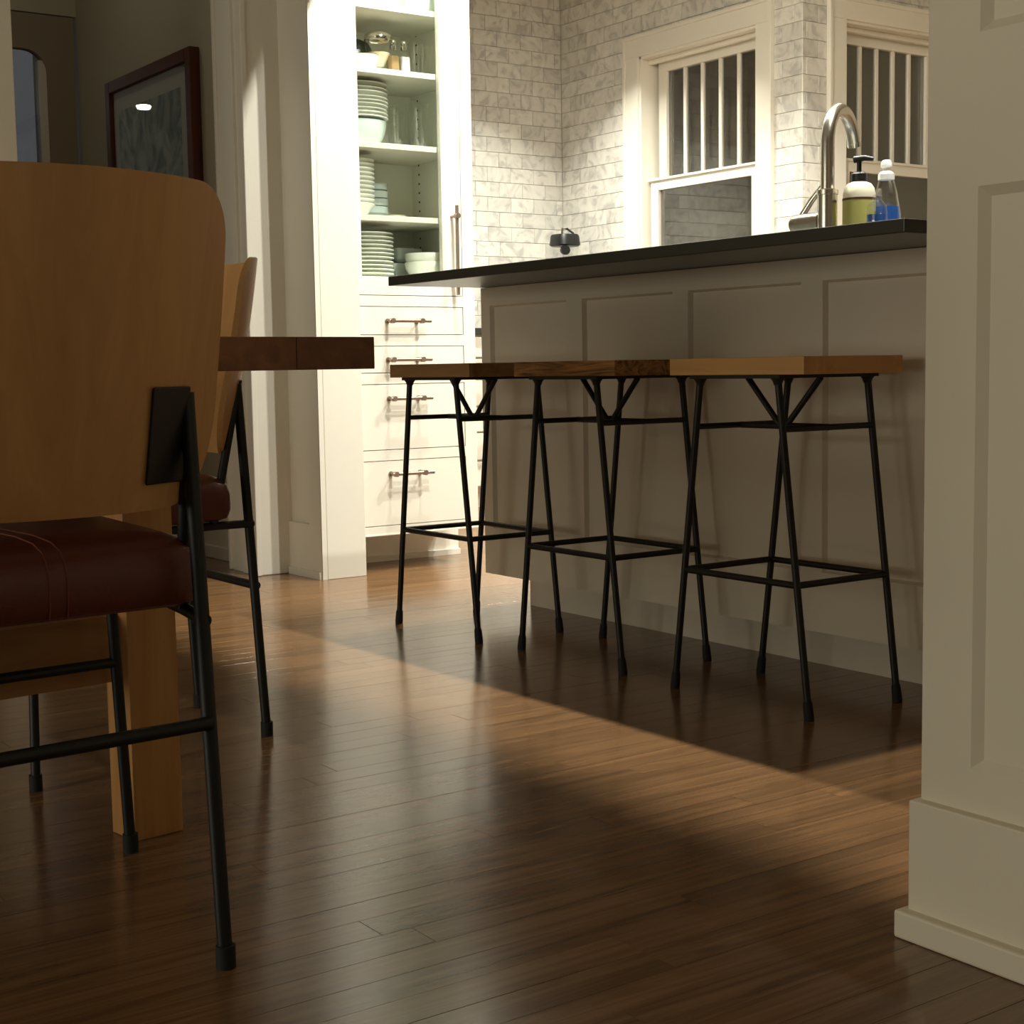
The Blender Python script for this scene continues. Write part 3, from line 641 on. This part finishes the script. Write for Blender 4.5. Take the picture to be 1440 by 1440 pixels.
# bottom shelf
ps_ = mk(plate_prof(0.107, 0.0155), 'porcelain', 40)
for i in range(11):
    put('side_plate', ps_, (2.564+random.uniform(-0.0015, 0.0015), 4.50, 0.975+0.0133*i), ('topmost' if i == 10 else ORD[10-i]+' from top')+' white plate in bottom shelf stack', 'plate', 'plates on the bottom cabinet shelf')
bb_ = mk([(0,0),(0.050,0),(0.052,0.003),(0.071,0.036),(0.074,0.05),(0.074,0.058),(0.070,0.058),(0.066,0.036),(0,0.008)], 'porcelain', 36)
put('soup_bowl', bb_, (2.797, 4.465, 0.975), 'lower of two white rimmed bowls above counter corner', 'bowl', 'white rimmed bowls')
put('soup_bowl', bb_, (2.797, 4.465, 1.004), 'upper of two white rimmed bowls above counter corner', 'bowl', 'white rimmed bowls')
put('baking_dish', mk([(0,0),(0.055,0),(0.058,0.003),(0.066,0.060),(0.062,0.060),(0.055,0.006),(0,0.005)], 'blue_white', 32, 5.0), (2.775, 4.615, 0.975), 'lower pale square dish behind white rimmed bowls', 'dish', 'square dishes')
put('baking_dish', mk([(0,0),(0.050,0),(0.053,0.003),(0.061,0.050),(0.057,0.050),(0.050,0.006),(0,0.005)], 'blue_white', 32, 5.0), (2.785, 4.615, 1.037), 'upper pale square dish behind white rimmed bowls', 'dish', 'square dishes', 0.15)
# condiment shelf
S2 = 1.648
eb = tag(empty('egg_bowl', (2.572, 4.47, S2)), 'small white bowl holding something orange on condiment shelf', 'bowl')
MB().lathe(bowl_prof(0.05, 0.056, 0.003, 0.55), (2.572, 4.47, S2), seg=28).obj('bowl', 'porcelain', eb, smooth=True)
MB().lathe([(0,0.03),(0.036,0.03),(0.043,0.036),(0.03,0.058),(0,0.064)], (2.572, 4.47, S2), seg=24).obj('contents', 'orange_egg', eb, smooth=True)
put('dark_bowl', mk([(0.062,0.0),(0.064,0.0),(0.066,0.10),(0.055,0.122),(0.03,0.133),(0,0.135)], 'dark_glaze', 28), (2.605, 4.60, S2), 'dark grey domed jar behind the orange filled bowl', 'jar')
sj = tag(empty('sugar_jar', (2.647, 4.50, S2)), 'footed glass sugar jar with metal dome lid', 'jar')
c = (2.647, 4.50, S2)
MB().lathe([(0,0),(0.026,0),(0.028,0.004),(0.012,0.022),(0.022,0.034),(0.040,0.070),(0.045,0.105),(0.044,0.125)], c, seg=28).obj('jar', 'clear_glass', sj, smooth=True)
MB().lathe([(0,0.030),(0.018,0.032),(0.037,0.068),(0.040,0.076),(0,0.080)], c, seg=28).obj('sugar', 'sugar', sj, smooth=True)
MB().lathe([(0.046,0.118),(0.047,0.126),(0.044,0.136),(0.030,0.147),(0.012,0.151),(0,0.152)], c, seg=28).obj('lid', 'chrome', sj, smooth=True)
for nm, lab, x, fill in (('pepper_shaker', 'square glass shaker of brown pepper with metal top', 2.688, 'pepper'), ('salt_shaker', 'square glass shaker of white salt with metal top', 2.730, 'salt')):
    c = (x, 4.47, S2); s_ = tag(empty(nm, c), lab, 'shaker')
    MB().lathe([(0,0),(0.0165,0),(0.0175,0.003),(0.0165,0.070),(0.0095,0.085),(0.0095,0.090)], c, seg=24, square=6.0).obj('bottle', 'clear_glass', s_, smooth=True)
    MB().lathe([(0,0.003),(0.0158,0.003),(0.0150,0.066),(0,0.068)], c, seg=24, square=6.0).obj('contents', fill, s_, smooth=True)
    MB().lathe([(0,0.088),(0.0115,0.088),(0.0118,0.100),(0.008,0.104),(0.0095,0.110),(0.007,0.119),(0,0.121)], c, seg=20).obj('metal_top', 'chrome', s_, smooth=True)
gm = mk([(0,0),(0.024,0),(0.025,0.003),(0.0262,0.118),(0.0255,0.1185)], 'clear_glass', 24)
put('juice_glass', gm, (2.776, 4.47, S2), 'clear straight juice glass next to the salt shaker', 'glass', 'juice glasses')
put('juice_glass', gm, (2.832, 4.50, S2), 'clear straight juice glass by the right cabinet side', 'glass', 'juice glasses')
# top shelf
tb_ = mk(bowl_prof(0.078, 0.085, 0.004, 0.6), 'blue_white', 36)
put('mixing_bowl', tb_, (2.630, 4.52, 1.8525), 'pale bowl at left on the top cabinet shelf', 'bowl', 'bowls on the top shelf')
put('mixing_bowl', tb_, (2.806, 4.48, 1.8525), 'pale bowl at right on the top cabinet shelf', 'bowl', 'bowls on the top shelf')

# ---------------------------------------------------------------- back counter and blender
bc = tag(empty('base_cabinet', (3.9, 6.3, 0)), 'white lower cabinet seen in the gap beside the island', 'cabinet')
MB().box(3.60, 4.36, 5.985, 6.588, 0.10, 0.826).obj('body', 'white_paint', bc)
MB().box(3.60, 4.36, 6.05, 6.588, 0.0, 0.10).obj('toe_kick', 'trim_paint', bc)
for a, b, z0, z1 in ((3.605, 4.355, 0.62, 0.815), (3.605, 4.355, 0.37, 0.61), (3.605, 4.355, 0.11, 0.36)):
    d = MB().box(a, b, 5.966, 5.985, z0, z1).obj('drawer', 'white_paint', bc, bevel=0.001)
    MB().tube([(3.85, 5.935, (z0+z1)/2), (4.10, 5.935, (z0+z1)/2)], 0.006, seg=10).tube([(3.88, 5.967, (z0+z1)/2), (3.88, 5.935, (z0+z1)/2)], 0.005, seg=8).tube([(4.07, 5.967, (z0+z1)/2), (4.07, 5.935, (z0+z1)/2)], 0.005, seg=8).obj('handle', 'bronze', d, smooth=True)
tag(MB().box(2.95, 4.999, 5.955, 6.587, 0.826, 0.857).obj('back_countertop', 'soapstone', bevel=0.002), 'dark back countertop along the tiled wall', 'countertop')
c = (4.868, 6.40, 0.857)
bl = tag(empty('blender', c), 'clear blender jar with black lid in tiled corner', 'blender')
MB().lathe([(0,0),(0.095,0),(0.098,0.01),(0.092,0.10),(0.062,0.16),(0,0.16)], c, seg=28, square=4.0).obj('motor_base', 'black_plastic', bl, smooth=True)
MB().lathe([(0.046,0.16),(0.048,0.17),(0.058,0.36),(0.064,0.432),(0.066,0.446)], c, seg=28, square=3.0).obj('jar', 'clear_glass', bl, smooth=True)
MB().lathe([(0,0.438),(0.064,0.438),(0.073,0.446),(0.072,0.454),(0.067,0.492),(0.062,0.500),(0,0.500)], c, seg=28, square=3.0).obj('lid', 'black_plastic', bl, smooth=True)
MB().tube([(4.835,6.38,1.352),(4.838,6.38,1.385),(4.87,6.38,1.385),(4.915,6.39,1.366),(4.925,6.39,1.35)], 0.006, seg=8).obj('lid_handle', 'dark_glaze', bl, smooth=True)
MB().tube([(4.828,6.352,1.272),(4.822,6.330,1.270)], 0.024, seg=20).obj('knob', 'black_plastic', bl, smooth=True)

# ================================================================== STOOLS
def make_stool(name, label, wm_):
    r = empty(name); tag(r, label, 'stool', 'counter stools at the island')
    MB().box(-0.136, 0.136, -0.186, 0.186, 0.648, 0.6815).obj('seat', wm_, r, bevel=0.0015, local=True)
    MB().box(-0.137, -0.105, -0.125, 0.125, 0.641, 0.648).box(0.105, 0.137, -0.125, 0.125, 0.641, 0.648).box(-0.105, 0.105, -0.125, -0.093, 0.641, 0.648).box(-0.105, 0.105, 0.093, 0.125, 0.641, 0.648).box(-0.016, 0.016, -0.093, 0.093, 0.641, 0.648).obj('mounting_plate', 'black_metal', r, local=True)
    def at(sx, sy, z): k = 1-z/0.642; return (sx*0.1235, sy*(0.1075+0.0825*k), z)
    for sx in (-1, 1):
        for sy in (-1, 1):
            lg = MB().tube([at(sx,sy,0.004), at(sx,sy,0.642)], 0.0072, seg=12).obj('leg', 'black_metal', r, local=True, smooth=True)
            MB().tube([at(sx,sy,0.0), at(sx,sy,0.006), at(sx,sy,0.03), at(sx,sy,0.036)], [0.0098,0.0102,0.0092,0.0078], seg=12).obj('foot_cap', 'black_rubber', lg, local=True, smooth=True)
            p = at(sx,sy,0.641); MB().tube([(p[0],p[1],0.642),(p[0],p[1],0.636),(p[0],p[1],0.628)], [0.015,0.0105,0.0074], seg=12).obj('weld', 'black_metal', lg, local=True, smooth=True)
    zf = 0.252; zu = 0.545
    for s_ in (-1, 1):
        MB().tube([at(s_,-1,zf), at(s_,1,zf)], 0.0066, seg=10).obj('footrest_bar', 'black_metal', r, local=True, smooth=True)
        MB().tube([at(-1,s_,zf), at(1,s_,zf)], 0.0066, seg=10).obj('footrest_bar', 'black_metal', r, local=True, smooth=True)
        MB().tube([at(-1,s_,zu), at(1,s_,zu)], 0.0062, seg=10).obj('end_bar', 'black_metal', r, local=True, smooth=True)
        MB().tube([(0, s_*0.008, zu), (0, s_*0.100, 0.641)], 0.0064, seg=10).obj('brace', 'black_metal', r, local=True, smooth=True)
    ye = at(0,1,zu)[1]
    MB().tube([(0,-ye,zu), (0,ye,zu)], 0.0068, seg=10).obj('centre_bar', 'black_metal', r, local=True, smooth=True)
    return r
for (x, y), wm_, lab in zip(((2.158, 3.231), (2.186, 2.712), (2.1835, 2.159)), ('stool_wood_a', 'stool_wood_b', 'stool_wood_c'),
        ('black rod stool with plain brown wood seat, nearest the drawers', 'middle black rod stool with strongly grained wood seat', 'black rod stool with pale blond wood seat, nearest the pillar')):
    s_ = make_stool('bar_stool', lab, wm_); s_.location = (x, y, 0)

# ================================================================== DINING TABLE
tb = tag(empty('dining_table', (0.772, 2.051, 0)), 'thick wooden dining table with square leg and low rail', 'table')
xs = [-0.10, 0.03, 0.17, 0.31, 0.46, 0.60, 0.725, 0.852, 0.976]
for a, b in zip(xs[:-1], xs[1:]):
    MB().box(a+0.0004, b-0.0004, 1.724, 3.95, 0.671, 0.713).obj('table_board', 'table_wood', tb, bevel=0.0012)
for a in (0.772, 0.05):
    for b in (2.051, 3.56):
        MB().box(a, a+0.078, b, b+0.068, 0.0, 0.671).obj('leg', 'leg_wood', tb, bevel=0.001)
for b in (2.075, 3.58):
    MB().box(0.128, 0.772, b, b+0.028, 0.232, 0.327).obj('rail', 'rail_wood', tb, bevel=0.001)
    MB().box(0.02, 0.88, b-0.01, b+0.035, 0.640, 0.671).obj('top_batten', 'rail_wood', tb)

tb.rotation_euler = (0, 0, math.radians(7))

# ================================================================== CHAIRS
def make_chair(label):
    r = empty('dining_chair'); tag(r, label, 'chair', 'dining chairs')
    HW = 0.208; SAG = 0.094; ZB, ZT = 0.520, 0.8745; T = 0.011
    def yc(x, z): return -0.022-0.215*(z-0.673)+0.22*(z-0.70)**2+SAG*(x/HW)**2
    def half(z):
        rt, rb, rbz = 0.058, 0.085, 0.115
        if z > ZT-rt: d = (z-(ZT-rt))/rt; return HW-rt*(1-math.sqrt(max(0, 1-d*d)))
        if z < ZB+rbz: d = ((ZB+rbz)-z)/rbz; return HW-rb*(1-math.sqrt(max(0, 1-d**2.2)))
        return HW
    zs = []
    n = 14
    for k in range(n+1): zs.append(ZB+0.115*(1-math.cos(math.pi/2*k/n)))
    for k in range(1, 9): zs.append(ZB+0.115+(ZT-0.058-ZB-0.115)*k/8)
    for k in range(1, n+1): zs.append(ZT-0.058+0.058*math.sin(math.pi/2*k/n))
    mb = MB(); bm = mb.bm; NX = 24; layers = []
    for dy in (0.0, T):
        layers.append([[bm.verts.new((half(z)*(-1+2*i/NX), yc(half(z)*(-1+2*i/NX), z)+dy, z)) for i in range(NX+1)] for z in zs])
    edge = []
    for li, Ly in enumerate(layers):
        for j in range(len(zs)-1):
            for i in range(NX): bm.faces.new((Ly[j][i], Ly[j][i+1], Ly[j+1][i+1], Ly[j+1][i]))
    A, B = layers; m_ = len(zs)-1
    def ed(a, b, c, d): f = bm.faces.new((a, b, c, d)); edge.append(f)
    for j in range(m_):
        ed(A[j][0], A[j+1][0], B[j+1][0], B[j][0]); ed(A[j][NX], A[j+1][NX], B[j+1][NX], B[j][NX])
    for i in range(NX):
        ed(A[0][i], A[0][i+1], B[0][i+1], B[0][i]); ed(A[m_][i], A[m_][i+1], B[m_][i+1], B[m_][i])
    for f in edge: f.material_index = 1
    o = mb.obj('backrest', 'plywood', r, local=True, smooth=True); o.data.materials.append(MATS['ply_edge']); sharpen(o.data, 40)
    # seat cushion
    mb = MB(); bm = mb.bm
    def outline(ins, n=10):
        P = []; hr, hf, y0, y1, rd = 0.188-ins, 0.232-ins, 0.055+ins, 0.490-ins, max(0.012, 0.05-ins)
        for (cx, cy, a0) in ((hf-rd, y1-rd, 0), (-(hf-rd), y1-rd, 90), (-(hr-rd), y0+rd, 180), (hr-rd, y0+rd, 270)):
            for k in range(n+1):
                a = math.radians(a0+90*k/n); P.append((cx+rd*math.cos(a), cy+rd*math.sin(a)))
        return P
    lv = [(0.020, 0.405), (0.006, 0.410), (0.0, 0.424), (0.0, 0.452), (0.005, 0.468), (0.016, 0.480), (0.040, 0.488), (0.09, 0.492)]
    rings = [[bm.verts.new((x, y, z)) for x, y in outline(i)] for i, z in lv]
    for a, b in zip(rings[:-1], rings[1:]):
        for k in range(len(a)): bm.faces.new((a[k], a[(k+1)%len(a)], b[(k+1)%len(b)], b[k]))
    bm.faces.new(rings[0]); bm.faces.new(rings[-1])
    st = mb.obj('seat_cushion', 'leather', r, local=True, smooth=True)
    for sx in (-0.010, 0.010):
        MB().tube([(sx, 0.0585, 0.408), (sx, 0.0545, 0.424), (sx, 0.0545, 0.452), (sx, 0.060, 0.4685), (sx, 0.071, 0.4805), (sx, 0.095, 0.4885), (sx, 0.145, 0.4925), (sx, 0.40, 0.4925), (sx, 0.45, 0.4885), (sx, 0.4855, 0.468), (sx, 0.4905, 0.45)], 0.0009, seg=6).obj('stitching', 'stitching', st, local=True)
    for s_ in (-1, 1):
        ax, ay = s_*0.148, 0.035
        ap = (ax, ay, 0.648)
        lg = MB().tube([ap, (s_*0.1535, 0.0, 0.004)], 0.0085, seg=12).obj('rear_leg', 'black_metal', r, local=True, smooth=True)
        MB().tube([(s_*0.1535,0,0.0),(s_*0.1535,0,0.026)], 0.0112, seg=12).obj('foot_cap', 'black_rubber', lg, local=True, smooth=True)
        MB().tube([(ax, ay, 0.640), (s_*0.166, 0.098, 0.398)], 0.0078, seg=12).obj('strut', 'black_metal', r, local=True, smooth=True)
        MB().tube([(s_*0.1505, 0.0145, 0.395), (s_*0.168, 0.10, 0.397), (s_*0.232, 0.446, 0.397)], 0.0075, seg=12).obj('seat_rail', 'black_metal', r, local=True, smooth=True)
        fl_ = MB().tube([(s_*0.232, 0.446, 0.397), (s_*0.2545, 0.461, 0.004)], 0.0078, seg=12).obj('front_leg', 'black_metal', r, local=True, smooth=True)
        MB().tube([(s_*0.2545,0.461,0.0),(s_*0.2545,0.461,0.026)], 0.0108, seg=12).obj('foot_cap', 'black_rubber', fl_, local=True, smooth=True)
        # plate screwed to the outside of the curved back
        mb = MB(); bm = mb.bm; G_ = []
        for k in range(2):
            for z in (0.549, 0.655):
                for x in (0.090, 0.149): G_.append((s_*x, yc(x, z)-(0.001 if k == 0 else 0.006), z))
        q = G_; mb.hexa([q[0], q[1], q[3], q[2], q[4], q[5], q[7], q[6]])
        mb.obj('back_bracket', 'black_metal', r, local=True, bevel=0.002)
        p0 = (s_*0.140, yc(0.140, 0.60)-0.004, 0.60)
        MB().box(min(s_*0.143, s_*0.153), max(s_*0.143, s_*0.153), yc(0.148, 0.64)-0.004, 0.036, 0.585, 0.640).obj('bracket_tab', 'black_metal', r, local=True)
    MB().tube([(-0.151, 0.010, 0.280), (0.151, 0.010, 0.280)], 0.0080, seg=12).obj('rear_stretcher', 'black_metal', r, local=True, smooth=True)
    MB().tube([(-0.239, 0.4505, 0.274), (0.239, 0.4505, 0.274)], 0.0072, seg=12).obj('front_stretcher', 'black_metal', r, local=True, smooth=True)
    MB().tube([(-0.232, 0.446, 0.397), (0.232, 0.446, 0.397)], 0.0072, seg=12).obj('front_rail', 'black_metal', r, local=True, smooth=True)
    return r
c1 = make_chair('plywood back dining chair with brown leather seat, closest to the camera'); a = math.radians(4)
c1.rotation_euler = (0, 0, a); c1.location = (0.682-0.1535*math.cos(a), 1.546-0.1535*math.sin(a), 0)
c2 = copy_tree(c1); c2['label'] = 'plywood back dining chair seen side on past the table end'
c2.rotation_euler = (0, 0, math.radians(90)); c2.location = (1.206, 2.513+0.1535, 0)
